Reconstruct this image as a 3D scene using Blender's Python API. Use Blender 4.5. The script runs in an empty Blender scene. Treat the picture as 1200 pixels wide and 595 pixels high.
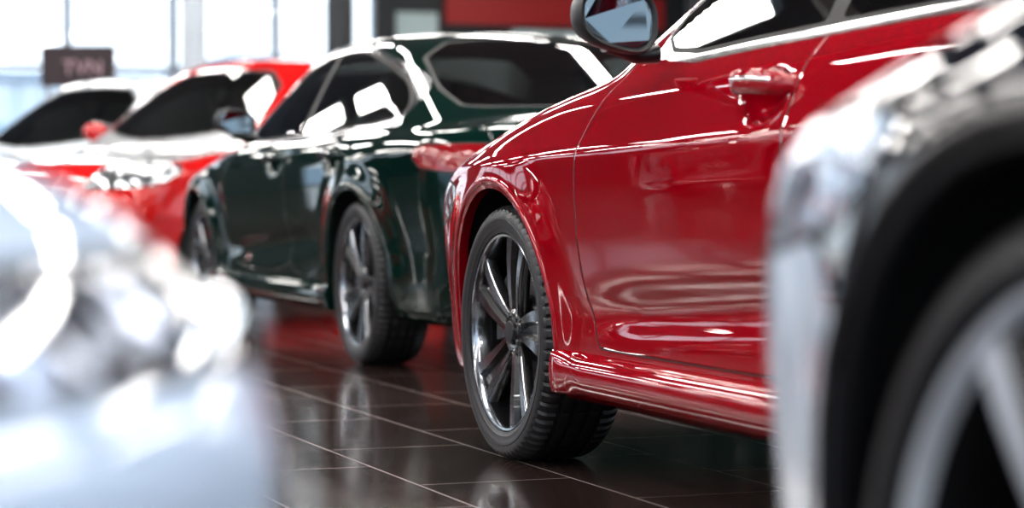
import bpy, bmesh, math, numpy as np
from mathutils import Matrix, Vector
scene = bpy.context.scene
scene.view_settings.view_transform = 'Standard'
scene.view_settings.gamma = 0.90
scene.view_settings.exposure = 0.15

# ------------------------------------------------------------------ node helpers
def new_mat(name):
    m = bpy.data.materials.new(name); m.use_nodes = True
    nt = m.node_tree
    for n in list(nt.nodes): nt.nodes.remove(n)
    out = nt.nodes.new('ShaderNodeOutputMaterial')
    return m, nt, out
def principled(nt, **kw):
    b = nt.nodes.new('ShaderNodeBsdfPrincipled')
    for k, v in kw.items():
        key = k.replace('_', ' ')
        if key in b.inputs:
            b.inputs[key].default_value = (tuple(v) + (1,) if isinstance(v, (tuple, list)) and len(v) == 3 else v)
    return b
def simple(name, color, rough=0.5, metal=0.0, coat=0.0, spec=0.5, tint=None):
    m, nt, out = new_mat(name)
    b = principled(nt, Base_Color=color, Roughness=rough, Metallic=metal)
    b.inputs['Coat Weight'].default_value = coat
    b.inputs['Coat Roughness'].default_value = 0.0
    b.inputs['Coat IOR'].default_value = 1.6
    b.inputs['Specular IOR Level'].default_value = spec
    if tint: b.inputs['Specular Tint'].default_value = tuple(tint)+(1,)
    nt.links.new(b.outputs[0], out.inputs[0])
    return m
def emis(name, color, s):
    m, nt, out = new_mat(name)
    e = nt.nodes.new('ShaderNodeEmission'); e.inputs[0].default_value = tuple(color)+(1,); e.inputs[1].default_value = s
    nt.links.new(e.outputs[0], out.inputs[0]); return m
def mathn(nt, op, a, b=None, clamp=False):
    n = nt.nodes.new('ShaderNodeMath'); n.operation = op; n.use_clamp = clamp
    for i, v in enumerate((a, b)):
        if v is None: continue
        if isinstance(v, (int, float)): n.inputs[i].default_value = v
        else: nt.links.new(v, n.inputs[i])
    return n.outputs[0]
def mixsh(nt, fac, a, b):
    n = nt.nodes.new('ShaderNodeMixShader')
    nt.links.new(fac, n.inputs[0]); nt.links.new(a, n.inputs[1]); nt.links.new(b, n.inputs[2])
    return n.outputs[0]
def attr(nt, name):
    n = nt.nodes.new('ShaderNodeAttribute'); n.attribute_name = name
    return n.outputs['Fac']

# ------------------------------------------------------------------ shared materials
def tyre_mat():
    m, nt, out = new_mat('tyre_rubber')
    b = principled(nt, Base_Color=(0.014, 0.014, 0.016), Roughness=0.42)
    nz = nt.nodes.new('ShaderNodeTexNoise'); nz.inputs['Scale'].default_value = 60
    bp = nt.nodes.new('ShaderNodeBump'); bp.inputs['Strength'].default_value = 0.15; bp.inputs['Distance'].default_value = 0.002
    nt.links.new(nz.outputs[0], bp.inputs['Height']); nt.links.new(bp.outputs[0], b.inputs['Normal'])
    nt.links.new(b.outputs[0], out.inputs[0]); return m
M_tyre = tyre_mat()
M_alloy = simple('machined_alloy', (0.30, 0.315, 0.34), 0.16, 1.0)
M_alloy2 = simple('silver_alloy', (0.72, 0.76, 0.82), 0.35, 0.6)
M_rimblack = simple('gloss_black_rim', (0.005, 0.005, 0.006), 0.25, 0.0, 0.6)
M_plastic = simple('black_plastic', (0.008, 0.008, 0.010), 0.4)
M_well = simple('wheel_well_liner', (0.004, 0.004, 0.005), 0.9)
M_steel = simple('brake_steel', (0.20, 0.20, 0.21), 0.35, 1.0)
M_caliper = simple('caliper_paint', (0.05, 0.05, 0.055), 0.35)
M_chrome = simple('chrome', (0.85, 0.86, 0.88), 0.06, 1.0)
M_mirror = simple('mirror_glass', (0.14, 0.17, 0.19), 0.02, 1.0)
M_leather = simple('interior_leather', (0.05, 0.045, 0.045), 0.5)
M_led = emis('led_lamp_lens', (0.86, 0.94, 1.0), 4.0)

def car_mat(name, color, metal=0.0, rough=0.3, tone=None, lampcol=(0.75, 0.8, 0.85), chrome=True, tint=None):
    m, nt, out = new_mat(name)
    L = nt.links
    hs = None
    for an in ('sd_fdoor', 'sd_rdoor', 'sd_hood'):
        a = mathn(nt, 'ABSOLUTE', attr(nt, an))
        s = mathn(nt, 'DIVIDE', a, 0.005, clamp=True)
        hs = s if hs is None else mathn(nt, 'MINIMUM', hs, s)
    bp = nt.nodes.new('ShaderNodeBump'); bp.inputs['Strength'].default_value = 1.0; bp.inputs['Distance'].default_value = 0.004
    L.new(hs, bp.inputs['Height'])
    paint = principled(nt, Base_Color=color, Roughness=rough, Metallic=metal)
    paint.inputs['Specular IOR Level'].default_value = 0.0 if metal == 0 else 0.5
    if tint: paint.inputs['Specular Tint'].default_value = tuple(tint)+(1,)
    paint.inputs['Coat Weight'].default_value = 1.0; paint.inputs['Coat Roughness'].default_value = 0.0; paint.inputs['Coat IOR'].default_value = 1.6
    L.new(bp.outputs[0], paint.inputs['Normal']); L.new(bp.outputs[0], paint.inputs['Coat Normal'])
    sh = paint.outputs[0]
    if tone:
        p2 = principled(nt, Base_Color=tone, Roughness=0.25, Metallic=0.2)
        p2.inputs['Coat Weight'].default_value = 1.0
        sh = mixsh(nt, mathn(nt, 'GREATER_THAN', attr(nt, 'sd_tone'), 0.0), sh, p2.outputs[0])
    dark = principled(nt, Base_Color=(0.004, 0.004, 0.004), Roughness=0.6)
    sh = mixsh(nt, mathn(nt, 'LESS_THAN', hs, 0.42), sh, dark.outputs[0])
    grille = principled(nt, Base_Color=(0.01, 0.01, 0.012), Roughness=0.3)
    sh = mixsh(nt, mathn(nt, 'GREATER_THAN', attr(nt, 'sd_grille'), 0.0), sh, grille.outputs[0])
    vo = nt.nodes.new('ShaderNodeTexVoronoi'); vo.inputs['Scale'].default_value = 18
    tc = nt.nodes.new('ShaderNodeTexCoord'); L.new(tc.outputs['Object'], vo.inputs['Vector'])
    lb = nt.nodes.new('ShaderNodeBump'); lb.inputs['Strength'].default_value = 0.5; lb.inputs['Distance'].default_value = 0.02
    L.new(vo.outputs['Distance'], lb.inputs['Height'])
    head = principled(nt, Base_Color=lampcol, Roughness=0.12, Metallic=0.9)
    head.inputs['Coat Weight'].default_value = 1.0
    L.new(lb.outputs[0], head.inputs['Normal'])
    sh = mixsh(nt, mathn(nt, 'GREATER_THAN', attr(nt, 'sd_head'), -0.008), sh, dark.outputs[0])
    sh = mixsh(nt, mathn(nt, 'GREATER_THAN', attr(nt, 'sd_head'), 0.0), sh, head.outputs[0])
    tail = principled(nt, Base_Color=(0.22, 0.004, 0.008), Roughness=0.15)
    tail.inputs['Coat Weight'].default_value = 1.0
    sh = mixsh(nt, mathn(nt, 'GREATER_THAN', attr(nt, 'sd_tail'), -0.006), sh, dark.outputs[0])
    sh = mixsh(nt, mathn(nt, 'GREATER_THAN', attr(nt, 'sd_tail'), 0.0), sh, tail.outputs[0])
    chr_ = principled(nt, Base_Color=(0.7, 0.71, 0.73) if chrome else (0.01, 0.01, 0.01), Roughness=0.15, Metallic=1.0 if chrome else 0.0)
    d = attr(nt, 'sd_dlo')
    sh = mixsh(nt, mathn(nt, 'GREATER_THAN', d, -0.020), sh, chr_.outputs[0])
    sh = mixsh(nt, mathn(nt, 'GREATER_THAN', d, 0.0), sh, dark.outputs[0])
    w = attr(nt, 'sd_ws')
    sh = mixsh(nt, mathn(nt, 'GREATER_THAN', w, 0.0), sh, dark.outputs[0])
    lining = principled(nt, Base_Color=(0.04, 0.04, 0.04), Roughness=0.8)
    ge = nt.nodes.new('ShaderNodeNewGeometry')
    sh = mixsh(nt, ge.outputs['Backfacing'], sh, lining.outputs[0])
    tr = nt.nodes.new('ShaderNodeBsdfTransparent'); tr.inputs[0].default_value = (0.70, 0.82, 0.82, 1)
    gl = nt.nodes.new('ShaderNodeBsdfGlossy'); gl.inputs['Roughness'].default_value = 0.0; gl.inputs[0].default_value = (1, 1, 1, 1)
    fr = nt.nodes.new('ShaderNodeFresnel'); fr.inputs[0].default_value = 1.55
    glass = mixsh(nt, mathn(nt, 'ADD', fr.outputs[0], 0.03, clamp=True), tr.outputs[0], gl.outputs[0])
    gm = mathn(nt, 'MAXIMUM', mathn(nt, 'GREATER_THAN', attr(nt, 'sd_glass'), 0.012), mathn(nt, 'GREATER_THAN', w, 0.02))
    sh = mixsh(nt, gm, sh, glass)
    L.new(sh, out.inputs[0])
    return m

# ------------------------------------------------------------------ maths helpers
def smax(a, b, k):
    h = np.clip(0.5 + 0.5*(a-b)/k, 0, 1)
    return b*(1-h) + a*h + k*h*(1-h)
def smin(a, b, k): return -smax(-a, -b, k)
def sstep(x, a, b):
    t = np.clip((x-a)/(b-a), 0, 1); return t*t*(3-2*t)
class Tab:
    def __init__(s, pts, sigma):
        pts = sorted(pts); xs = np.array([p[0] for p in pts]); ys = np.array([p[1] for p in pts])
        lo, hi = xs[0]-1.0, xs[-1]+1.0
        n = int((hi-lo)/0.002); g = np.linspace(lo, hi, n)
        v = np.interp(g, xs, ys)
        s0 = (ys[1]-ys[0])/(xs[1]-xs[0]); s1 = (ys[-1]-ys[-2])/(xs[-1]-xs[-2])
        v = np.where(g < xs[0], ys[0]+(g-xs[0])*s0, v); v = np.where(g > xs[-1], ys[-1]+(g-xs[-1])*s1, v)
        st = (hi-lo)/(n-1); r = int(4*sigma/st)+1
        k = np.exp(-0.5*(np.arange(-r, r+1)*st/sigma)**2); k /= k.sum()
        vp = np.concatenate([v[0]+(np.arange(-r, 0))*(v[1]-v[0]), v, v[-1]+np.arange(1, r+1)*(v[-1]-v[-2])])
        s.g = g; s.v = np.convolve(vp, k, 'valid')
    def __call__(s, x): return np.interp(x, s.g, s.v)
def psd(px, py, poly):
    poly = np.array(poly, float); n = len(poly)
    d = np.full(px.shape, 1e9); ins = np.zeros(px.shape, bool)
    for i in range(n):
        ax, ay = poly[i]; bx, by = poly[(i+1) % n]
        ex, ey = bx-ax, by-ay
        t = np.clip(((px-ax)*ex+(py-ay)*ey)/(ex*ex+ey*ey+1e-12), 0, 1)
        d = np.minimum(d, np.hypot(px-ax-t*ex, py-ay-t*ey))
        c = ((ay > py) != (by > py))
        with np.errstate(divide='ignore', invalid='ignore'):
            xi = (bx-ax)*(py-ay)/((by-ay) if by != ay else 1e-12)+ax
        ins ^= c & (px < xi)
    return np.where(ins, d, -d)
def chaikin(poly, it=2):
    p = np.array(poly, float)
    for _ in range(it):
        q = np.roll(p, -1, 0); p = np.stack([p*0.75+q*0.25, p*0.25+q*0.75], 1).reshape(-1, 2)
    return p

def mesh_obj(name, verts, faces, mats, smooth=True, parent=None, mat_idx=None, normals=None, sharp=None):
    me = bpy.data.meshes.new(name)
    me.from_pydata([tuple(v) for v in verts], [], [tuple(f) for f in faces])
    for m in (mats if isinstance(mats, (list, tuple)) else [mats]): me.materials.append(m)
    if mat_idx is not None: me.polygons.foreach_set('material_index', list(mat_idx))
    me.polygons.foreach_set('use_smooth', [smooth]*len(me.polygons))
    me.update()
    if sharp is not None: me.set_sharp_from_angle(angle=math.radians(sharp))
    if normals is not None: me.normals_split_custom_set_from_vertices([tuple(n) for n in normals])
    ob = bpy.data.objects.new(name, me); scene.collection.objects.link(ob)
    if parent: ob.parent = parent
    return ob
def rbox_bm(bm, c, s, bev, rotx=0.0):
    r = bmesh.ops.create_cube(bm, size=1.0)
    vs = r['verts']
    bmesh.ops.scale(bm, vec=s, verts=vs)
    es = list({e for v in vs for e in v.link_edges})
    rb = bmesh.ops.bevel(bm, geom=es, offset=bev, segments=3, affect='EDGES', profile=0.5)
    vs = list({v for f in rb['faces'] for v in f.verts} | {v for v in vs if v.is_valid})
    bmesh.ops.rotate(bm, cent=(0, 0, 0), matrix=Matrix.Rotation(rotx, 3, 'X'), verts=vs)
    bmesh.ops.translate(bm, vec=c, verts=vs)
def bm_obj(name, bm, mat, parent):
    me = bpy.data.meshes.new(name); bm.to_mesh(me); bm.free(); me.materials.append(mat)
    me.polygons.foreach_set('use_smooth', [True]*len(me.polygons)); me.set_sharp_from_angle(angle=math.radians(50))
    ob = bpy.data.objects.new(name, me); scene.collection.objects.link(ob); ob.parent = parent; return ob

# ------------------------------------------------------------------ car body
BASE = dict(
    wb=2.70, F=0.86, ro=0.85, W=0.92, Rw=0.34, Ra=0.395, zb=0.19,
    top=[(0.95, .60), (0.80, .69), (0.45, .85), (0.0, .93), (-0.4, .985), (-0.8, 1.0), (-1.9, 1.04), (-2.6, 1.07), (-3.3, 1.07), (-3.7, 1.03)],
    crown=[(0.9, .10), (0.2, .09), (-0.4, .05), (-0.8, .02), (-2.6, .02), (-3.3, .08)],
    side=[(0.10, -.12), (0.20, -.06), (0.30, -.040), (0.42, -.034), (0.60, -.010), (0.72, .0), (0.815, .004), (0.828, -.002), (0.93, -.042), (1.05, -.11)],
    ssig=0.009, rise=0.022, flare=0.022, scoop=0.022,
    ws=((-0.22, .965), (-1.18, 1.40)), rw=((-3.15, 1.04), (-2.30, 1.40)), roof=1.43, roofc=-1.75, roofk=0.045,
    gw=0.835, tumble=0.50, gz=0.98, nosek=0.22, noser=0.35, nosez=0.52, grille=0.40,
    dlo=[(-0.66, 1.005), (-1.22, 1.325), (-1.8, 1.355), (-2.35, 1.325), (-2.80, 1.12), (-2.72, 1.06), (-1.7, 1.045)],
    pillar=-1.66,
    fdoor=[(-0.74, 1.2), (-0.66, 0.96), (-0.585, .84), (-0.56, .66), (-0.575, .48), (-0.615, .375), (-0.635, .338), (-0.69, .335), (-1.60, .335), (-1.655, .34), (-1.665, .42), (-1.67, .9), (-1.66, 1.2)],
    rdoor=[(-1.66, 1.2), (-1.67, .9), (-1.665, .42), (-1.655, .34), (-1.71, .335), (-2.15, .335), (-2.32, .62), (-2.5, .80), (-2.62, 1.0), (-2.6, 1.2)],
    head=[(0.40, .665), (0.62, .60), (1.1, .58), (1.1, .68), (0.75, .73), (0.35, .745)], heada=0.42,
    tail=[(-0.62, .87), (-0.74, .79), (-1.2, .79), (-1.2, .89), (-0.74, .90)], taila=0.35,
    tone=None, painted_hood_sheen=None, nt=190, du=0.0145, arch=0.022, archmat=None, skirt=True, handle=True)

def build_body(P, mat, parent):
    wb, F, W, Rw, Ra = P['wb'], P['F'], P['W'], P['Rw'], P['Ra']
    R = wb + P['ro']
    H = Tab(P['top'], 0.10); C = Tab(P['crown'], 0.12); S = Tab(P['side'], P['ssig'])
    plan = Tab([(F, W-.085), (0.3, W-.02), (-0.6, W-.005), (-wb*0.6, W), (-wb-.1, W-.01), (-R, W-.10)], 0.18)
    (ay, az), (by, bz) = P['ws']; l = math.hypot(by-ay, bz-az); wn = ((bz-az)/l, -(by-ay)/l)
    (cy, cz), (dy, dz) = P['rw']; l = math.hypot(dy-cy, dz-cz); rn = (-(dz-cz)/l, (dy-cy)/l)
    hz = P.get('handle_z', 0.915); hy = P.get('handle_y', -1.53)
    gz = P['gz']
    def f(X, y, z):
        a = np.sqrt(X*X+1e-6)
        w = plan(y) + S(z - P['rise']*(-y-1.0))
        w = w - P['scoop']*np.exp(-((z-0.46-0.06*(-y-1.3))/0.055)**2)*sstep(-y, .42, .9)*sstep(y, -wb+.42, -wb+.9)
        for yc in (0.0, -wb):
            q = np.maximum(np.hypot(y-yc, z-Rw)-Ra, 0)
            w = w + P['flare']*np.exp(-(q/0.09)**2)*sstep(z, .12, .36)
        if P['handle']:
            for hh in (hy, hy-0.95):
                w = w - 0.036*np.exp(-(((y-hh+.005)/.080)**2+((z-(hz-0.012))/.046)**2)**1.8)
        d = a - w
        top = (z - (H(y) - C(y)*(a/0.9)**2))*0.97
        body = smax(d, top, 0.07)
        fr = y - (F - P['nosek']*(a/0.88)**3 - P['noser']*np.maximum(z-P['nosez'], 0)**2*2.0 - 0.25*np.maximum(0.34-z, 0))
        body = smax(body, fr, 0.13)
        re = -y - (R - 0.20*(a/0.88)**3 - 0.25*np.maximum(z-0.80, 0) - 0.35*np.maximum(0.5-z, 0))
        body = smax(body, re, 0.12)
        body = smax(body, P['zb']-z, 0.04)
        g = a - (P['gw'] - P['tumble']*np.maximum(z-gz, -0.03) - 0.40*np.maximum(z-gz-0.22, 0)**2 - 0.022*((y-P['roofc'])/1.2)**2)
        g = g*0.9
        wsd = (y-ay)*wn[0] + (z-az)*wn[1] + 0.16*a*a
        rwd = (y-cy)*rn[0] + (z-cz)*rn[1] + 0.16*a*a
        rf = z - (P['roof'] - P['roofk']*(y-P['roofc'])**2 - 0.10*a*a)
        t = smax(smax(wsd, rf, 0.07), rwd, 0.07)
        g = smax(g, t, 0.08)
        g = smax(g, (gz-0.13)-z, 0.03)
        return smin(body, g, 0.022)
    z0 = 0.56
    y0, y1 = -R+0.62, F-0.58
    ns = int((y1-y0)/P['du']); nc = int(46*0.0145/P['du'])
    ys = np.concatenate([np.full(nc, y0), np.linspace(y0, y1, ns), np.full(nc, y1)])
    psi = np.concatenate([-np.radians(np.linspace(89.6, 90/nc, nc)), np.zeros(ns), np.radians(np.linspace(90/nc, 89.6, nc))])
    nt_ = P['nt']; th = np.radians(np.linspace(-90, 90, nt_+1))
    PS, TH = np.meshgrid(psi, th, indexing='ij'); YS = np.repeat(ys[:, None], nt_+1, 1)
    dx = np.cos(PS)*np.cos(TH); dyy = np.sin(PS); dz_ = np.cos(PS)*np.sin(TH)
    lo = np.zeros_like(dx); hi = np.full_like(dx, 2.3)
    for _ in range(20):
        mid = 0.5*(lo+hi); v = f(mid*dx, YS+mid*dyy, z0+mid*dz_) < 0
        lo = np.where(v, mid, lo); hi = np.where(v, hi, mid)
    t = 0.5*(lo+hi)
    Xh = t*dx; Yh = YS+t*dyy; Zh = z0+t*dz_
    n = 2*nt_; m = len(ys)
    mir = np.arange(nt_-1, 0, -1)
    X = np.concatenate([Xh, -Xh[:, mir]], 1); Y = np.concatenate([Yh, Yh[:, mir]], 1); Z = np.concatenate([Zh, Zh[:, mir]], 1)
    V = np.stack([X.ravel(), Y.ravel(), Z.ravel()], 1)
    I, J = np.meshgrid(np.arange(m-1), np.arange(n), indexing='ij'); J2 = (J+1) % n
    Fc = np.stack([I*n+J, I*n+J2, (I+1)*n+J2, (I+1)*n+J], -1).reshape(-1, 4)
    def solveX(y, z):
        lo = np.full(y.shape, 0.45); hi = np.full(y.shape, 1.3)
        for _ in range(18):
            mid = 0.5*(lo+hi); v = f(mid, y, z) < 0
            lo = np.where(v, mid, lo); hi = np.where(v, hi, mid)
        return 0.5*(lo+hi)
    keep = np.ones(len(Fc), bool)
    for yc in (0.0, -wb):
        r = np.hypot(V[:, 1]-yc, V[:, 2]-Rw)
        ins = (r < Ra) & (np.abs(V[:, 0]) > 0.55)
        fi = ins[Fc]; keep &= ~fi.all(1)
        mixed = fi.any(1) & ~fi.all(1)
        ids = np.unique(Fc[mixed]); ids = ids[ins[ids]]
        v = V[ids]; low = v[:, 2] < P['zb']+0.03
        rr = np.hypot(v[:, 1]-yc, v[:, 2]-Rw)
        ny = yc+(v[:, 1]-yc)/rr*Ra; nz = Rw+(v[:, 2]-Rw)/rr*Ra
        nx = np.sign(v[:, 0])*solveX(ny, nz)
        hw = np.sqrt(np.maximum(Ra**2-(v[:, 2]-Rw)**2, 0)); inner = np.abs(v[:, 0]) < 0.60
        ly = yc+np.sign(v[:, 1]-yc)*hw
        V[ids, 0] = np.where(low, v[:, 0], nx); V[ids, 1] = np.where(low, np.where(inner, v[:, 1], ly), ny); V[ids, 2] = np.where(low, v[:, 2], nz)
    Fc = Fc[keep]
    used = np.unique(Fc); remap = np.full(len(V), -1); remap[used] = np.arange(len(used))
    V = V[used]; Fc = remap[Fc]
    e = 0.003
    def grad(x, y, z):
        g = np.stack([f(x+e, y, z)-f(x-e, y, z), f(x, y+e, z)-f(x, y-e, z), f(x, y, z+e)-f(x, y, z-e)], 1)
        return g/np.maximum(np.linalg.norm(g, axis=1, keepdims=True), 1e-9)
    N = grad(V[:, 0], V[:, 1], V[:, 2])
    fn = np.cross(V[Fc[:, 2]]-V[Fc[:, 0]], V[Fc[:, 3]]-V[Fc[:, 1]])
    if np.sum(np.einsum('ij,ij->i', fn, N[Fc[:, 0]])) < 0: Fc = Fc[:, ::-1]
    me = bpy.data.meshes.new('body_shell')
    me.from_pydata(V.tolist(), [], Fc.tolist()); me.materials.append(mat)
    me.polygons.foreach_set('use_smooth', [True]*len(me.polygons)); me.update()
    me.normals_split_custom_set_from_vertices(N.tolist())
    ob = bpy.data.objects.new('body_shell', me); scene.collection.objects.link(ob); ob.parent = parent
    x, y, z = V.T; a = np.abs(x)
    def put(name, val):
        at = me.attributes.new(name, 'FLOAT', 'POINT'); at.data.foreach_set('value', val.astype(np.float32))
    dlo = chaikin(P['dlo'], P.get('dloit', 2))
    D = psd(y, z, dlo); D = np.minimum(D, (a-0.50)*1.0)
    put('sd_dlo', D)
    put('sd_glass', np.minimum(D, np.abs(y-P['pillar'])-0.022) if P['pillar'] else D)
    ws = [(ay-0.04, 0.0), (ay-0.16, 0.45), (ay-0.36, 0.705), (by+0.0, 0.535), (by+0.04, 0.0), (by+0.0, -0.535), (ay-0.36, -0.705), (ay-0.16, -0.45)]
    rw = [(cy+0.08, 0.0), (cy+0.16, 0.45), (cy+0.30, 0.64), (dy-0.02, 0.53), (dy-0.06, 0), (dy-0.02, -0.53), (cy+0.30, -0.64), (cy+0.16, -0.45)]
    wd = np.maximum(psd(y, x, chaikin(ws, 1)), psd(y, x, chaikin(rw, 1)))
    put('sd_ws', np.minimum(wd, z-0.9))
    put('sd_fdoor', psd(y, z, chaikin(P['fdoor'], 2)))
    put('sd_rdoor', psd(y, z, chaikin(P['rdoor'], 2)))
    hood = [(-0.36, 0.0), (-0.40, .45), (-0.52, .755), (-0.2, .765), (0.45, .70), (F-.16, .52), (F-.06, 0)]
    hood = hood + [(p[0], -p[1]) for p in hood[-2:0:-1]]
    trunk = [(cy+0.0, .0), (cy+0.1, .66), (-R+0.12, .62), (-R-0.2, .60), (-R-.2, 0)]
    trunk = trunk + [(p[0], -p[1]) for p in trunk[-2:0:-1]]
    hd = psd(y, x, hood); td = psd(y, x, trunk)
    hd = np.where(np.abs(hd) < np.abs(td), hd, td)
    put('sd_hood', np.where(z < 0.45, 1.0, hd))
    put('sd_head', np.minimum(psd(y, z, chaikin(P['head'], 1)), a-P['heada']))
    tp = np.array(P['tail']) + np.array([-wb, 0])
    put('sd_tail', np.minimum(psd(y, z, chaikin(tp, 1)), a-P['taila']))
    gr = np.minimum(np.minimum(P['grille']-a, 0.11-np.abs(z-0.50)), y-(F-0.3))
    gr2 = np.minimum(np.minimum(P['grille']+.26-a, 0.04-np.abs(z-0.29)), y-(F-0.4))
    put('sd_grille', np.maximum(gr, gr2))
    if P['tone'] is not None: put('sd_tone', psd(y, z, P['tone']))
    if P['painted_hood_sheen'] is not None:
        az_, zz_ = P['painted_hood_sheen']; put('sd_tone', np.minimum(np.minimum(az_-a, z-zz_), y+0.45))  # hood mask for the painted-in sky reflection
    for yc in (0.0, -wb):
        for sgn in (-1, 1):
            a0 = math.asin((P['zb']-Rw)/Ra)
            ang = np.linspace(a0, math.pi-a0, 90)
            yy = yc+np.cos(ang)*Ra; zz = Rw+np.sin(ang)*Ra
            xx = solveX(yy, zz)
            faces = []; mi = []
            prof = [(0.0, 0.0, 0), (-0.004, -0.012, 0), (-0.03, -0.012, 1), (-0.032, 0.01, 1), (None, 0.01, 1), (None, 0.40, 1)]
            rows = []
            for px_, pr, _ in prof:
                if px_ is None: xr = np.full_like(xx, 0.56)
                else: xr = xx+px_
                rad = Ra+pr
                if pr == 0.40: rad = 0.02
                rows.append(np.stack([sgn*xr, yc+np.cos(ang)*rad, Rw+np.sin(ang)*rad], 1))
            verts = np.concatenate(rows); na = len(ang)
            for r_ in range(len(rows)-1):
                for k in range(na-1):
                    q = [r_*na+k, r_*na+k+1, (r_+1)*na+k+1, (r_+1)*na+k]
                    faces.append(q if sgn > 0 else q[::-1]); mi.append(prof[r_][2])
            mesh_obj('wheel_well', verts, faces, [P.get('lipmat', mat), M_well], True, parent, mi, sharp=40)
            aw = P['arch']; k_ = 7; rows = []
            for q in range(k_):
                s = q/(k_-1); rad = Ra - 0.001 + aw*s
                y_ = yc+np.cos(ang)*rad; z_ = Rw+np.sin(ang)*rad
                x_ = solveX(y_, z_) + P.get('archh', 0.006)*math.sin(math.pi*min(1, s*0.97+0.03))**0.6 - (0.001 if q == k_-1 else 0)
                rows.append(np.stack([sgn*x_, y_, z_], 1))
            verts = np.concatenate(rows); faces = []
            for r_ in range(k_-1):
                for k in range(na-1):
                    q = [r_*na+k, r_*na+k+1, (r_+1)*na+k+1, (r_+1)*na+k]
                    faces.append(q[::-1] if sgn > 0 else q)
            mesh_obj('arch_lip', verts, faces, P['archmat'] or P['pmat'], True, parent)
    if P['skirt']:
        for sgn in (-1, 1):
            yy = np.linspace(-wb+0.385, -0.385, 80)
            base = solveX(yy, np.full_like(yy, 0.33))
            prof = [(-0.01, .326), (0.002, .320), (0.024, .308), (0.036, .292), (0.041, .272), (0.038, .250), (0.026, .228), (0.012, .214), (-0.03, .207), (-0.2, .20)]
            fine = []
            for i in range(len(prof)-1):
                for s in (0, .5): fine.append((prof[i][0]*(1-s)+prof[i+1][0]*s, prof[i][1]*(1-s)+prof[i+1][1]*s))
            fine.append(prof[-1])
            rows = []
            endf = sstep(np.minimum(yy-yy[0], yy[-1]-yy), -0.12, 0.22)
            for (ox, oz) in fine:
                rows.append(np.stack([sgn*(base+ox*np.where(ox > 0, endf, 1)), yy, np.full_like(yy, oz)], 1))
            verts = np.concatenate(rows); na = len(yy); faces = []
            for r_ in range(len(fine)-1):
                for k in range(na-1):
                    q = [r_*na+k, r_*na+k+1, (r_+1)*na+k+1, (r_+1)*na+k]
                    faces.append(q if sgn > 0 else q[::-1])
            nr = len(fine)
            for k in (0, na-1): faces.append([r_*na+k for r_ in range(nr)])
            mesh_obj('side_skirt', verts, faces, P['pmat'], True, parent, sharp=50)
    dz0 = gz-0.98
    bm = bmesh.new()
    for sx in (-.37, .37):
        rbox_bm(bm, (sx, -1.50, .46+dz0), (.50, .52, .16), .05)
        rbox_bm(bm, (sx, -1.80, .78+dz0), (.48, .13, .62), .05, math.radians(14))
        rbox_bm(bm, (sx, -1.91, 1.17+dz0), (.26, .09, .17), .035, math.radians(10))
    rbox_bm(bm, (0, -2.45, .48+dz0), (1.25, .5, .18), .05)
    rbox_bm(bm, (0, -2.74, .74+dz0), (1.22, .14, .48), .05, math.radians(16))
    bm_obj('seats', bm, M_leather, parent)
    bm = bmesh.new(); rbox_bm(bm, (0, -.90, .84+dz0), (1.36, .42, .20), .06)
    bm_obj('dashboard', bm, M_leather, parent)
    vv, ff = [], []
    for i in range(28):
        for j in range(8):
            A = 2*math.pi*i/28; B = 2*math.pi*j/8; r = .175+.014*math.cos(B)
            p = Matrix.Rotation(math.radians(65), 3, 'X') @ Vector((r*math.cos(A), r*math.sin(A), .014*math.sin(B)))
            vv.append((p.x-.37, p.y-1.20, p.z+.90+dz0))
            ff.append((i*8+j, ((i+1) % 28)*8+j, ((i+1) % 28)*8+(j+1) % 8, i*8+(j+1) % 8))
    mesh_obj('steering_wheel', vv, ff, M_leather, True, parent)
    return f, solveX

def sweep(path, rads, name, mat, parent, n=14, cap=True):
    path = [Vector(p) for p in path]; verts = []; faces = []
    for i, p in enumerate(path):
        t = (path[min(i+1, len(path)-1)]-path[max(i-1, 0)]).normalized()
        up = Vector((0, 0, 1)); s = t.cross(up).normalized(); u = s.cross(t)
        for k in range(n):
            a = 2*math.pi*k/n
            verts.append(p + u*math.sin(a)*rads[i][0] + s*math.cos(a)*rads[i][1])
    for i in range(len(path)-1):
        for k in range(n):
            faces.append([i*n+k, i*n+(k+1) % n, (i+1)*n+(k+1) % n, (i+1)*n+k])
    if cap:
        faces.append(list(range(n))[::-1]); faces.append([(len(path)-1)*n+k for k in range(n)])
    return mesh_obj(name, verts, faces, mat, True, parent, sharp=60)

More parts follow.
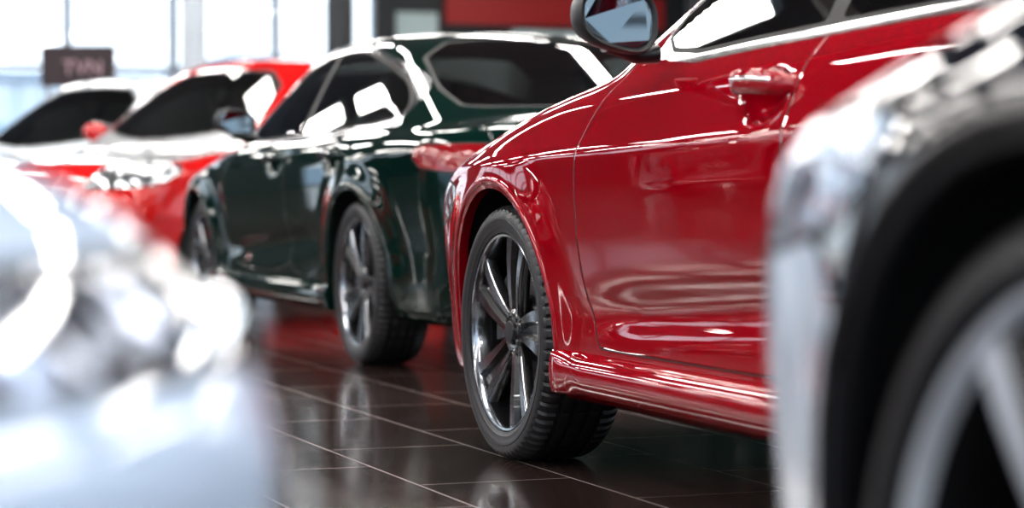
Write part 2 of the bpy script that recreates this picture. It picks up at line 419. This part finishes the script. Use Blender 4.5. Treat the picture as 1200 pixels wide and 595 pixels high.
# ------------------------------------------------------------------ wheel meshes
def revolve(profile, nseg, closed=False, notch=None):
    verts = []; faces = []; m = len(profile)
    for k in range(nseg):
        a = 2*math.pi*k/nseg
        for (x, r) in profile:
            rr = notch(k, x, r) if notch else r
            verts.append((x, rr*math.cos(a), rr*math.sin(a)))
    for k in range(nseg):
        k2 = (k+1) % nseg
        for i in range(m-1 if not closed else m):
            i2 = (i+1) % m
            faces.append((k*m+i, k*m+i2, k2*m+i2, k2*m+i))
    return verts, faces
def wheel_meshes(style):
    ri = 0.262 if style == 0 else 0.282
    half = [(-.085, ri-.006), (-.098, ri), (-.104, ri+.004), (-.108, ri+.003), (-.110, ri+.008), (-.112, ri+.013), (-.1135, ri+.014), (-.1145, ri+.022), (-.1165, ri+.028), (-.1185, .298), (-.1185, .301), (-.1172, .3025), (-.1168, .308), (-.1145, .318), (-.110, .3265), (-.1075, .3275), (-.101, .3335), (-.090, .3375), (-.078, .3392)]
    if style == 1: half = [p for p in half if p[1] <= ri+.0225 or p[1] > .3075]
    tread = []
    for g in (-.058, -.020, .020, .058):
        tread += [(g-.0065, .3398), (g-.005, .332), (g+.005, .332), (g+.0065, .3398)]
    prof = half + tread + [(-x, r) for x, r in half[::-1]]
    def notch(k, x, r):
        if r > .325 and k % 4 == 0 and abs(x) > 0.063: return r-0.0065
        if r > .338 and k % 8 == 4 and abs(x) < 0.06: return r-0.004
        return r
    v, f = revolve(prof, 288, True, notch)
    tm = mesh_obj('tyre', v, f, M_tyre, True, None, sharp=30); tme = tm.data; bpy.data.objects.remove(tm)
    V = []; Fs = []; MI = []
    def add(v, f, mi):
        o = len(V); V.extend(v); Fs.extend([tuple(i+o for i in q) for q in f]); MI.extend(mi if isinstance(mi, list) else [mi]*len(f))
    v, f = revolve([(-.094, ri+.004), (-.104, ri+.003), (-.107, ri-.001), (-.105, ri-.007), (-.096, ri-.012), (-.088, ri-.014)], 128); add(v, f, 0)
    v, f = revolve([(-.088, ri-.014), (-.02, ri-.03), (.08, ri-.026), (.095, ri)], 96); add(v, f, 1)
    v, f = revolve([(.03, ri-.027), (.03, .001)], 64); add(v, f, 1)
    v, f = revolve([(-.055, .066), (-.078, .062), (-.082, .052), (-.078, .036), (-.079, .034), (-.088, .032), (-.0895, .0)], 48)
    add(v, f, 1)
    v, f = revolve([(-.0885, .030), (-.0915, .028), (-.0925, .0)], 40); add(v, f, 2)
    nsp = 5
    for sp in range(nsp):
        a0 = 2*math.pi*sp/nsp + math.radians(90)
        for side in (-1, 1):
            nr = 14; vs = []; fs = []; mi = []
            for i in range(nr+1):
                t = i/nr; r = 0.045+(ri-.010-0.045)*t
                gap = 0.006+0.016*t**1.5
                wd = 0.024+0.022*t
                ph = a0+math.radians(6)*t + side*math.asin((gap+wd/2)/max(r, .05))
                front = -(0.078+0.012*math.sin(t*math.pi*0.6)+0.008*t); back = front+0.034-0.006*t
                rad = Vector((0, math.cos(ph), math.sin(ph))); tan = Vector((0, -math.sin(ph), math.cos(ph)))*side
                pts = [(-wd/2-.001, back), (-wd/2, front+0.014), (-wd/2+.009, front+.001), (wd/2-.003, front), (wd/2, front+.005), (wd/2+.002, back)]
                for (s, x) in pts:
                    p = rad*r+tan*s; vs.append((x, p.y, p.z))
            for i in range(nr):
                for k in range(6):
                    q = (i*6+k, i*6+(k+1) % 6, (i+1)*6+(k+1) % 6, (i+1)*6+k)
                    fs.append(q if side > 0 else q[::-1]); mi.append(0 if k == 2 or (k == 3 and i > 2) else 1)
            add(vs, fs, mi)
        vs = []; nr = 10
        for i in range(nr+1):
            t = i/nr; r = 0.045+(ri-.010-.045)*t
            gap = 0.008+0.016*t**1.5; ph0 = a0+math.radians(6)*t; dp = math.asin(gap/max(r, .05))
            for s in (-1, 1):
                ph = ph0+s*dp
                vs.append((-(0.062+0.012*math.sin(t*math.pi*.6)+.008*t), r*math.cos(ph), r*math.sin(ph)))
        add(vs, [(2*i, 2*i+1, 2*i+3, 2*i+2) for i in range(nr)], 1)
        pa = a0+math.radians(36)
        cy_, cz_ = .048*math.cos(pa), .048*math.sin(pa)
        vs = [(-.086, cy_+.007*math.cos(k*math.pi/3), cz_+.007*math.sin(k*math.pi/3)) for k in range(6)]+[(-.07, cy_+.007*math.cos(k*math.pi/3), cz_+.007*math.sin(k*math.pi/3)) for k in range(6)]
        add(vs, [tuple(range(6))]+[(k, (k+1) % 6, 6+(k+1) % 6, 6+k) for k in range(6)], 0)
    rm = mesh_obj('rim', V, Fs, [M_alloy if style == 0 else M_alloy2, M_rimblack, M_plastic], True, None, MI, sharp=28); rme = rm.data; bpy.data.objects.remove(rm)
    v, f = revolve([(-.012, .10), (-.03, .10), (-.032, .165), (-.026, .168), (-.010, .168), (-.008, .10)], 72, True)
    V = list(v); Fs = list(f); MI = [0]*len(f)
    v, f = revolve([(-.045, .001), (-.045, .09), (-.03, .10)], 48)
    o = len(V); V += v; Fs += [tuple(i+o for i in q) for q in f]; MI += [0]*len(f)
    o = len(V); vs = []
    for k in range(9):
        a = math.radians(-10+k*8)
        for (x, r) in [(-.058, .11), (-.060, .178), (-.05, .188), (0.02, .188), (.03, .178), (.03, .11)]:
            vs.append((x, r*math.cos(a), r*math.sin(a)))
    V += vs
    for k in range(8):
        for i in range(6):
            Fs.append((o+k*6+i, o+k*6+(i+1) % 6, o+(k+1)*6+(i+1) % 6, o+(k+1)*6+i)); MI.append(1)
    Fs.append(tuple(o+i for i in range(6))); Fs.append(tuple(o+48+i for i in range(6))); MI += [1, 1]
    bm = mesh_obj('brake', V, Fs, [M_steel, M_caliper], True, None, MI, sharp=35); bme = bm.data; bpy.data.objects.remove(bm)
    return tme, rme, bme
WHEELS = [wheel_meshes(0), wheel_meshes(1)]

def add_wheels(P, parent, style, phase=0.0):
    s = P['Rw']/0.34
    for (yc, nm) in ((0, 'front'), (-P['wb'], 'rear')):
        for sgn, sn in ((-1, 'left'), (1, 'right')):
            for me, part in zip(WHEELS[style], ('tyre', 'rim', 'brake')):
                ob = bpy.data.objects.new(f'{part}_{nm}_{sn}', me); scene.collection.objects.link(ob); ob.parent = parent
                ob.location = (sgn*(P['W']-0.025-0.117+P.get('woff', 0)), yc, P['Rw'])
                rx = phase if part != 'brake' else 0
                ob.rotation_euler = (rx, 0, 0) if sgn < 0 else (rx, 0, math.pi)
                ob.scale = (1, s, s)

def add_mirrors(P, parent, y=-0.76, z=1.075, w=0.205, h=0.150, out=0.075):
    for sgn in (-1, 1):
        cx = sgn*(P['W']+out)
        n = 40
        prof = [(0.004, .84), (-.004, .89), (-.006, .955), (.002, .99), (.03, 1.02), (.06, .97), (.085, .85), (.105, .66), (.118, .42), (.124, .18), (.1255, .0)]
        verts = []; faces = []; mi = []
        for (d, s) in prof:
            for k in range(n):
                a = 2*math.pi*k/n; c, s_ = math.cos(a), math.sin(a)
                ex = 2.7
                ux = math.copysign(abs(c)**(2/ex), c); uz = math.copysign(abs(s_)**(2/ex), s_)
                xx = ux*w/2*s; zz = uz*h/2*s*(1.0-0.12*ux) + 0.012*ux
                verts.append((cx+sgn*xx, y+d+0.03*abs(ux)*ux*0.5, z+zz))
        for i in range(len(prof)-1):
            for k in range(n):
                q = (i*n+k, i*n+(k+1) % n, (i+1)*n+(k+1) % n, (i+1)*n+k)
                faces.append(q if sgn < 0 else q[::-1]); mi.append(1 if i < 5 else 0)
        mesh_obj('mirror_housing', verts, faces, [P['pmat'], M_plastic], True, parent, mi, sharp=50)
        vg = verts[:n]
        mesh_obj('mirror_glass', [(v[0], v[1]+0.002, v[2]) for v in vg], [tuple(range(n))], M_mirror, False, parent)
        xa = sgn*(P['W']-0.06)
        sweep([(xa, y+0.05, z-0.075), (xa+sgn*.05, y+.06, z-.080), (cx-sgn*.03, y+.055, z-.066), (cx+sgn*.01, y+.05, z-.055)],
              [(.022, .045), (.018, .035), (.018, .032), (.02, .03)], 'mirror_stalk', M_plastic, parent)
def add_handles(P, parent, solveX, color=None):
    hy = P.get('handle_y', -1.53); hz = P.get('handle_z', .915)
    for sgn in (-1, 1):
        for yy in (hy, hy-0.95):
            if yy < -P['wb']-0.1: continue
            x0 = float(solveX(np.array([yy+.14]), np.array([hz+.012]))[0])
            path = []; rad = []
            for i in range(25):
                t = i/24; u = 2*t-1
                path.append((sgn*(x0+0.000+0.042*(1-abs(u)**4)-0.008*(1 if abs(u) > .99 else 0)), yy-0.12*u, hz+0.014-0.004*u+0.006*(1-u*u)))
                rad.append((0.026*(1-0.4*abs(u)**5), 0.011))
            sweep(path, rad, 'door_handle', color or P['pmat'], parent)
            path = [(p[0]+sgn*0.010, p[1], p[2]+0.006) for p in path[3:22]]
            sweep(path, [(0.0045, 0.003)]*len(path), 'door_handle_trim', M_chrome, parent, n=8)

def make_car(name, loc, rotz, P_over, color, metal=0.0, rough=0.3, phase=0.0, tone=None, chrome=True, mirror=None, lampcol=(0.75, 0.8, 0.85), tint=None, wheel=0):
    P = dict(BASE); P.update(P_over)
    e = bpy.data.objects.new(name, None); scene.collection.objects.link(e)
    e.location = loc; e.rotation_euler = (0, 0, rotz); e.empty_display_size = 0.3
    mat = car_mat(name+'_body_material', color, metal, rough, tone, lampcol, chrome, tint)
    P['pmat'] = simple(name+'_paint', color, rough, metal, 1.0, 0.0 if metal == 0 else 0.5, tint)
    P['lipmat'] = P['archmat'] if P['archmat'] is not None else P['pmat']
    f, sx = build_body(P, mat, e)
    add_wheels(P, e, wheel, phase)
    add_mirrors(P, e, **(mirror or {}))
    if P['handle']: add_handles(P, e, sx)
    return e, P, sx

TH = math.radians(20.5)
def c2w(xr, yf): return (xr*math.cos(TH)+yf*math.sin(TH), -xr*math.sin(TH)+yf*math.cos(TH))

# ------------------------------------------------------------------ cars
make_car('red_sedan', (2.98, 5.67, 0), 0, dict(wb=2.62, ro=0.72,
    top=[(0.95, .62), (0.80, .72), (0.45, .885), (0.0, .975), (-0.4, 1.02), (-0.8, 1.015), (-1.9, 1.045), (-2.6, 1.07), (-3.3, 1.07), (-3.7, 1.03)],
    ws=((-0.22, .99), (-1.18, 1.41))), (0.24, 0.0003, 0.0060), 0.0, 0.33, phase=math.radians(10),
                   mirror=dict(y=-0.99, z=1.10, w=.18, h=.145, out=0.055))
GP = dict(wb=2.86, F=0.88, ro=1.0, W=0.93, roofc=-1.85,
    top=[(0.95, .60), (0.80, .69), (0.45, .85), (0.0, .93), (-0.4, .97), (-0.8, .965), (-2.0, .975), (-2.8, 1.0), (-3.4, 1.03), (-3.8, 1.02)],
    crown=[(0.9, .10), (0.2, .09), (-0.4, .05), (-0.8, .02), (-2.6, .03), (-3.3, .08)],
    ws=((-0.25, .96), (-1.25, 1.41)), rw=((-3.55, 1.02), (-2.50, 1.41)), roof=1.44, roofk=0.05,
    dlo=[(-0.60, .955), (-1.26, 1.30), (-1.75, 1.36), (-2.25, 1.345), (-2.85, 1.21), (-3.16, 1.06), (-3.10, .995), (-1.7, .97)], dloit=2, pillar=-1.78,
    fdoor=[(-0.74, 1.2), (-0.66, 0.94), (-0.60, .84), (-0.58, .66), (-0.60, .48), (-0.66, .345), (-1.76, .345), (-1.79, .5), (-1.79, .9), (-1.78, 1.2)],
    rdoor=[(-1.78, 1.2), (-1.79, .9), (-1.79, .5), (-1.76, .345), (-2.28, .345), (-2.42, .62), (-2.6, .80), (-2.78, .98), (-2.76, 1.2)],
    handle_y=-1.62, handle_z=.86, du=0.018, nt=150, flare=0.03)
make_car('green_sedan', (2.68+0.91, 9.04+2.86, 0), 0, GP, (0.0006, 0.0125, 0.0095), 0.0, 0.4, phase=math.radians(20), mirror=dict(y=-1.12, z=1.05, w=.19, h=.13, out=.05))

SUV = dict(wb=2.62, F=0.86, ro=0.78, W=0.91,
    top=[(0.95, .72), (0.80, .82), (0.45, .94), (0.0, 1.0), (-0.4, 1.04), (-0.8, 1.06), (-1.9, 1.07), (-2.6, 1.09), (-3.3, 1.09), (-3.7, 1.05)],
    ws=((-0.15, 1.02), (-1.0, 1.58)), rw=((-3.45, 1.10), (-3.0, 1.60)), roof=1.66, roofc=-1.9, roofk=0.04, tumble=0.36, gw=0.84, gz=1.03,
    side=[(0.10, -.12), (0.20, -.06), (0.30, -.045), (0.42, -.040), (0.60, -.006), (0.74, .0), (0.86, -.004), (0.90, -.012), (0.98, -.05), (1.1, -.12)],
    dlo=[(-0.62, 1.06), (-1.1, 1.44), (-1.8, 1.52), (-2.6, 1.50), (-3.0, 1.32), (-2.95, 1.12), (-1.7, 1.09)],
    head=[(0.35, .84), (0.60, .74), (1.1, .72), (1.1, .84), (0.75, .89), (0.3, .91)], heada=0.44, du=0.026, nt=110)
def place(nose_cam, head_cam, F):
    n = c2w(*nose_cam); h = c2w(*head_cam); l = math.hypot(*h); h = (h[0]/l, h[1]/l)
    return (n[0]-h[0]*F, n[1]-h[1]*F, 0), math.atan2(-h[0], h[1])
loc, rot = place((-3.05, 14.3), (-.6, -.8), .86)
make_car('red_suv', loc, rot, dict(SUV, painted_hood_sheen=(0.72, 0.90)), (0.45, 0.008, 0.008), 0.0, 0.3, mirror=dict(y=-0.70, z=1.13), tone=(0.48, 0.50, 0.51), lampcol=(.45, .48, .5))  # paler hood colour is a sky reflection painted on the red body
loc, rot = place((-4.45, 16.9), (-.6, -.8), .86)
make_car('silver_suv', loc, rot, SUV, (0.55, 0.59, 0.62), 0.0, 0.3, mirror=dict(y=-0.70, z=1.13))
make_car('crimson_suv', (-3.6, 15.6, 0), 0.0, SUV, (0.30, 0.006, 0.01), 0.0, 0.3, mirror=dict(y=-0.70, z=1.13), wheel=1)

RP = dict(wb=2.7, F=0.87, ro=0.9, W=0.92, archmat=M_plastic, arch=0.022, archh=0.010, Rw=0.355, Ra=0.405,
    top=[(1.0, .66), (0.83, .77), (0.55, .86), (0.2, .945), (-0.1, 1.0), (-0.4, 1.03), (-0.8, 1.02), (-1.9, 1.04), (-2.6, 1.07), (-3.3, 1.07), (-3.7, 1.03)],
    head=[(0.24, .765), (0.40, .665), (1.1, .62), (1.1, .735), (0.60, .775), (0.24, .780)], heada=0.40,
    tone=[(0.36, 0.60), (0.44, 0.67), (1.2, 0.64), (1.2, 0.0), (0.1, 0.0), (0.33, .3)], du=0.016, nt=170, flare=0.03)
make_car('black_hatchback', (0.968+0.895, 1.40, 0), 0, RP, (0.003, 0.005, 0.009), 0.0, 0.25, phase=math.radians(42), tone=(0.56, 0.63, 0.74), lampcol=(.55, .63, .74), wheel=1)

# foreground silver-white coupe, nose toward the viewer; 'corner' = its front-left corner on the floor plan
hd = (math.cos(math.radians(-60)), math.sin(math.radians(-60)))
lf = (-hd[1], hd[0])
corner = (0.410, 1.38)
nose = (corner[0]-lf[0]*0.80+hd[0]*0.12, corner[1]-lf[1]*0.80+hd[1]*0.12)
WP = dict(F=0.92, W=0.92, du=0.016, nt=170, noser=2.6, nosez=0.53, grille=0.30,
    top=[(1.0, .67), (0.86, .725), (0.6, .79), (0.3, .83), (0.0, .87), (-0.4, .93), (-0.8, .96), (-1.9, 1.0), (-2.6, 1.03), (-3.3, 1.03), (-3.7, 1.0)],
    head=[(0.42, .665), (0.55, .612), (1.1, .600), (1.1, .645), (0.75, .662), (0.42, .68)], heada=0.40)
ec, PW, sxw = make_car('white_coupe', (nose[0]-hd[0]*.92, nose[1]-hd[1]*.92, 0), math.atan2(-hd[0], hd[1]), WP, (0.40, 0.48, 0.60), 0.0, 0.3, lampcol=(.08, .10, .14))
for sgn in (-1, 1):
    for (yy, zz, rr) in ((0.64, .628, .012), (0.73, .625, .015)):
        xs = float(sxw(np.array([yy]), np.array([zz]))[0])
        v, f_ = revolve([(0.004, rr*1.35), (-.006, rr*1.25), (-.007, rr), (-.004, rr*.98)], 28)
        o = mesh_obj('projector_ring', v, f_, M_chrome, True, ec, sharp=40)
        v2, f2 = revolve([(-.004, rr), (-.010, rr*.7), (-.012, .0)], 28)
        o2 = mesh_obj('projector_lens', v2, f2, M_led, True, ec)
        for q in (o, o2):
            q.location = (sgn*(xs+0.001), yy, zz); q.rotation_euler = (0, 0, math.radians(-50) if sgn < 0 else math.radians(180+50))

# ------------------------------------------------------------------ room
def box(name, lo, hi, mat, parent=None):
    x0, y0, z0 = lo; x1, y1, z1 = hi
    v = [(x0, y0, z0), (x1, y0, z0), (x1, y1, z0), (x0, y1, z0), (x0, y0, z1), (x1, y0, z1), (x1, y1, z1), (x0, y1, z1)]
    f = [(0, 3, 2, 1), (4, 5, 6, 7), (0, 1, 5, 4), (1, 2, 6, 5), (2, 3, 7, 6), (3, 0, 4, 7)]
    return mesh_obj(name, v, f, mat, False, parent)
def empty(name, loc=(0, 0, 0)):
    e = bpy.data.objects.new(name, None); scene.collection.objects.link(e); e.location = loc; return e

def floor_mat():
    m, nt, out = new_mat('floor_tiles'); L = nt.links
    tc = nt.nodes.new('ShaderNodeTexCoord'); sp = nt.nodes.new('ShaderNodeSeparateXYZ'); L.new(tc.outputs['Object'], sp.inputs[0])
    cb = nt.nodes.new('ShaderNodeCombineXYZ')
    L.new(mathn(nt, 'ADD', sp.outputs['Y'], 80-6.85), cb.inputs[0]); L.new(mathn(nt, 'ADD', sp.outputs['X'], 80-2.12), cb.inputs[1])
    br = nt.nodes.new('ShaderNodeTexBrick'); L.new(cb.outputs[0], br.inputs['Vector'])
    br.offset = 0.5; br.inputs['Scale'].default_value = 1.0; br.inputs['Brick Width'].default_value = 0.8; br.inputs['Row Height'].default_value = 0.4
    br.inputs['Mortar Size'].default_value = 0.003; br.inputs['Mortar Smooth'].default_value = 0.2
    br.inputs['Color1'].default_value = (0.026, 0.016, 0.014, 1); br.inputs['Color2'].default_value = (0.036, 0.023, 0.020, 1); br.inputs['Mortar'].default_value = (0.16, 0.135, 0.13, 1)
    nz = nt.nodes.new('ShaderNodeTexNoise'); nz.inputs['Scale'].default_value = 3.0; L.new(tc.outputs['Object'], nz.inputs['Vector'])
    b = principled(nt, Roughness=0.16)
    b.inputs['Specular IOR Level'].default_value = 0.38
    L.new(br.outputs['Color'], b.inputs['Base Color'])
    r = mathn(nt, 'MULTIPLY', nz.outputs[0], 0.08); r = mathn(nt, 'ADD', r, 0.09)
    r = mathn(nt, 'ADD', r, mathn(nt, 'MULTIPLY', br.outputs['Fac'], 0.4)); L.new(r, b.inputs['Roughness'])
    bp = nt.nodes.new('ShaderNodeBump'); bp.invert = True; bp.inputs['Distance'].default_value = 0.002; bp.inputs['Strength'].default_value = .5
    L.new(br.outputs['Fac'], bp.inputs['Height']); L.new(bp.outputs[0], b.inputs['Normal'])
    L.new(b.outputs[0], out.inputs[0]); return m
M_wall = simple('wall_paint_grey', (0.20, 0.21, 0.23), 0.7)
M_darkwall = simple('wall_dark_panel', (0.02, 0.024, 0.028), 0.5)
M_ceil = simple('ceiling_paint', (0.20, 0.21, 0.23), 0.8)
M_frame = simple('window_frame_alu', (0.22, 0.25, 0.29), 0.4, 0.6)
M_white = simple('column_white', (0.45, 0.50, 0.55), 0.5)
M_out = simple('outdoor_paving', (0.55, 0.57, 0.60), 0.8)
M_light = emis('ceiling_light_panel', (1.0, 0.96, 0.92), 38.0)
def pane_mat():
    m, nt, out = new_mat('window_pane')
    t = nt.nodes.new('ShaderNodeBsdfTransparent'); t.inputs[0].default_value = (.95, .98, 1, 1)
    g = nt.nodes.new('ShaderNodeBsdfGlossy'); g.inputs['Roughness'].default_value = 0.02
    n = nt.nodes.new('ShaderNodeMixShader'); n.inputs[0].default_value = 0.06
    nt.links.new(t.outputs[0], n.inputs[1]); nt.links.new(g.outputs[0], n.inputs[2]); nt.links.new(n.outputs[0], out.inputs[0]); return m
M_pane = pane_mat()
X0, X1, Y0, Y1, ZC = -9.0, 14.0, -6.0, 30.0, 4.6
box('floor', (X0-.2, Y0-.2, -0.1), (X1+.2, Y1+.2, 0), floor_mat())
box('ceiling', (X0-.2, Y0-.2, ZC), (X1+.2, Y1+.2, ZC+.2), M_ceil)
box('wall_back', (9.2, Y1, 0), (X1, Y1+.2, ZC), M_darkwall)
box('outdoor_ground', (-80, -60, -0.25), (90, 120, -0.12), M_out)
def window_wall(axis, fixed, a0, a1, z0, z1, step, idx0):
    n = int(round((a1-a0)/step)); s = (a1-a0)/n
    for i in range(n):
        e = empty(f'window_{idx0+i}')
        b0, b1 = a0+i*s, a0+(i+1)*s
        def bx(nm, lo, hi, mat):
            if axis == 'Y': box(nm, (fixed+lo[1], lo[0], lo[2]), (fixed+hi[1], hi[0], hi[2]), mat, e)
            else: box(nm, (lo[0], fixed+lo[1], lo[2]), (hi[0], fixed+hi[1], hi[2]), mat, e)
        bx('frame_bottom', (b0, -.06, z0), (b1, .06, z0+.10), M_frame); bx('frame_top', (b0, -.06, z1-.10), (b1, .06, z1), M_frame)
        bx('frame_side_a', (b0, -.06, z0+.1), (b0+.05, .06, z1-.1), M_frame); bx('frame_side_b', (b1-.05, -.06, z0+.1), (b1, .06, z1-.1), M_frame)
        if z1-z0 > 2:
            zm = z0+(z1-z0)*0.58
            bx('transom', (b0+.05, -.04, zm), (b1-.05, .04, zm+.07), M_frame)
        bx('pane', (b0+.05, -.005, z0+.1), (b1-.05, .005, z1-.1), M_pane)
    return idx0+n
ix = window_wall('Y', X0, Y0, 8.0, 0.0, 4.0, 2.0, 1)
box('wall_left', (X0-.1, 8.0, 0), (X0+.1, Y1, 3.0), M_darkwall)
ix = window_wall('Y', X0, 8.0, Y1, 3.0, 4.0, 2.0, ix)
box('wall_left_header', (X0-.1, Y0, 4.0), (X0+.1, Y1, ZC), M_wall)
ix = window_wall('X', Y0, X0, X1, 0.0, 4.0, 2.0, ix)
box('wall_behind', (X0, Y0-.1, 4.0), (X1, Y0+.1, ZC), M_wall)
ix = window_wall('Y', X1, Y0, 8.0, 0.0, 4.0, 2.0, ix)
box('wall_right', (X1-.1, 8.0, 0), (X1+.1, Y1, ZC), M_wall)
box('wall_right_header', (X1-.1, Y0, 4.0), (X1+.1, 8.0, ZC), M_wall)
box('wall_back_panel', (X0, Y1-.1, 0), (-4.6, Y1+.1, 2.7), M_darkwall)
ix = window_wall('X', Y1, X0, -4.6, 2.7, 4.0, 1.47, ix)
ix = window_wall('X', Y1, -4.6, -3.2, 0.0, 4.0, 1.4, ix)
box('wall_back_panel.001', (-3.2, Y1-.1, 0), (0.8, Y1+.1, 4.0), M_darkwall)
ix = window_wall('X', Y1, 0.8, 9.2, 0.0, 4.0, 1.4, ix)
box('wall_back_header', (X0, Y1-.1, 4.0), (9.2, Y1+.1, ZC), M_wall)
for i, yy in enumerate(np.arange(9.5, 29.5, 2.5)):  # unseen light strips, added to put streaks in the red paint
    e = empty('added_light_strip' if i == 0 else f'added_light_strip.{i:03d}')
    box('back_plate', (X0+.10, yy-.06, 1.3), (X0+.13, yy+.06, 2.6), M_frame, e)
    box('tube', (X0+.13, yy-.035, 1.35), (X0+.17, yy+.035, 2.55), M_light, e)
M_b1 = simple('outdoor_building_render', (0.46, 0.47, 0.49), 0.8); M_b2 = simple('outdoor_building_brick', (0.50, 0.42, 0.36), 0.8)
M_bglass = simple('outdoor_glazing', (0.25, 0.32, 0.38), 0.1)
def building(name, x0, x1, y, h, m):
    e = empty(name)
    box('block', (x0, y, -.12), (x1, y+8, h), m, e)
    box('roof_edge', (x0-.2, y-.2, h), (x1+.2, y+8.2, h+.25), M_frame, e)
    n = int((x1-x0)/2.2)
    for i in range(n):
        for zz in (1.0, 3.4):
            if zz+1.4 < h: box('glazing', (x0+.5+i*2.2, y-.04, zz), (x0+1.9+i*2.2, y, zz+1.4), M_bglass, e)
building('office_building', 6, 12.5, 56, 3.4, M_b1); building('brick_building', 14.5, 22, 60, 4.2, M_b2)
k = 0
for xx in np.arange(-7.0, 13.0, 2.6):
    for yy in np.arange(-4.4, 29.0, 3.4):
        e = empty('ceiling_light' if k == 0 else f'ceiling_light.{k:03d}'); k += 1
        box('housing', (xx-.14, yy-1.25, ZC-.35), (xx+.14, yy+1.25, ZC-.28), M_white, e)
        box('diffuser', (xx-.12, yy-1.22, ZC-.362), (xx+.12, yy+1.22, ZC-.352), M_light, e)
        for s in (-1.0, 1.0): box('hanger', (xx-.008, yy+s-.008, ZC-.28), (xx+.008, yy+s+.008, ZC), M_frame, e)
def column(name, cx, cy, r, mat):
    v, f = revolve([(0, 0.001), (0, r*1.25), (.12, r*1.25), (.14, r), (ZC-.02, r), (ZC-.02, 0.001)], 40)
    v = [(y+cx, z+cy, x) for (x, y, z) in v]
    return mesh_obj(name, v, f, mat, True, None, sharp=40)
c = c2w(-3.35, 24.0); column('column', c[0], c[1], 0.13, M_white)
c = c2w(-2.0, 26.5); column('column.001', c[0], c[1], 0.16, M_darkwall)
sx, sy = c2w(-4.28, 22.5)
sg = empty('display_sign', (sx, sy, 0)); sg.rotation_euler = (0, 0, -TH)
M_sign = simple('sign_panel', (0.022, 0.010, 0.014), 0.5); M_txt = simple('sign_lettering', (0.45, 0.30, 0.34), 0.5)
box('panel', (-.36, -.03, 1.76), (.36, .03, 2.16), M_sign, sg)
for s in (-.3, .3): box('post', (s-.02, -.02, 0), (s+.02, .02, 1.76), M_frame, sg)
box('base', (-.4, -.2, 0), (.4, .2, .03), M_frame, sg)
tcu = bpy.data.curves.new('lettering', 'FONT'); tcu.body = 'TVN'; tcu.size = 0.20; tcu.extrude = 0.004; tcu.align_x = 'CENTER'
to = bpy.data.objects.new('lettering', tcu); scene.collection.objects.link(to); to.parent = sg; to.location = (0.05, -.036, 1.88); to.rotation_euler = (math.pi/2, 0, 0); tcu.materials.append(M_txt)
M_post = simple('poster_pale', (0.55, 0.68, 0.68), 0.5); M_redf = simple('red_fascia', (0.45, 0.02, 0.02), 0.5)
box('wall_poster', (9.5, Y1-.06, 2.45), (10.1, Y1-.02, 3.2), M_post)
box('wall_poster.001', (11.2, Y1-.06, 2.5), (12.4, Y1-.02, 3.0), M_post)
box('trim_1', (10.2, Y1-.12, 3.06), (13.5, Y1-.065, 3.5), M_redf)

# ------------------------------------------------------------------ world + added fill light from behind the viewer, brightening the coupe nose
w = bpy.data.worlds.new('World'); scene.world = w; w.use_nodes = True
nt = w.node_tree
bg = nt.nodes['Background']
tc = nt.nodes.new('ShaderNodeTexCoord'); sp = nt.nodes.new('ShaderNodeSeparateXYZ'); nt.links.new(tc.outputs['Generated'], sp.inputs[0])
cr = nt.nodes.new('ShaderNodeValToRGB'); nt.links.new(sp.outputs['Z'], cr.inputs[0])
cr.color_ramp.elements[0].position = 0.0; cr.color_ramp.elements[0].color = (0.93, 0.96, 1.0, 1)
cr.color_ramp.elements[1].position = 0.5; cr.color_ramp.elements[1].color = (0.55, 0.78, 1.0, 1)
nt.links.new(cr.outputs[0], bg.inputs[0]); bg.inputs[1].default_value = 2.5
fill_sun = bpy.data.lights.new('fill_sun', 'SUN'); fill_sun.energy = 1.5; fill_sun.angle = math.radians(4); fill_sun.color = (0.95, 0.97, 1.0)
so = bpy.data.objects.new('fill_sun', fill_sun); scene.collection.objects.link(so); so.location = (0, -10, 8)
so.rotation_euler = Vector((0.10, 0.95, -0.28)).to_track_quat('-Z', 'Y').to_euler()

# ------------------------------------------------------------------ camera
cd = bpy.data.cameras.new('camera'); cam = bpy.data.objects.new('camera', cd); scene.collection.objects.link(cam)
cam.location = (0, 0, 0.71)
pitch = math.atan((297.5-226)/2667)
cam.rotation_euler = (math.pi/2-pitch, 0, -TH)
cd.sensor_width = 36; cd.lens = 80; cd.clip_start = 0.02; cd.clip_end = 300
cd.dof.use_dof = True; cd.dof.focus_distance = 5.75; cd.dof.aperture_fstop = 2.2
scene.camera = cam
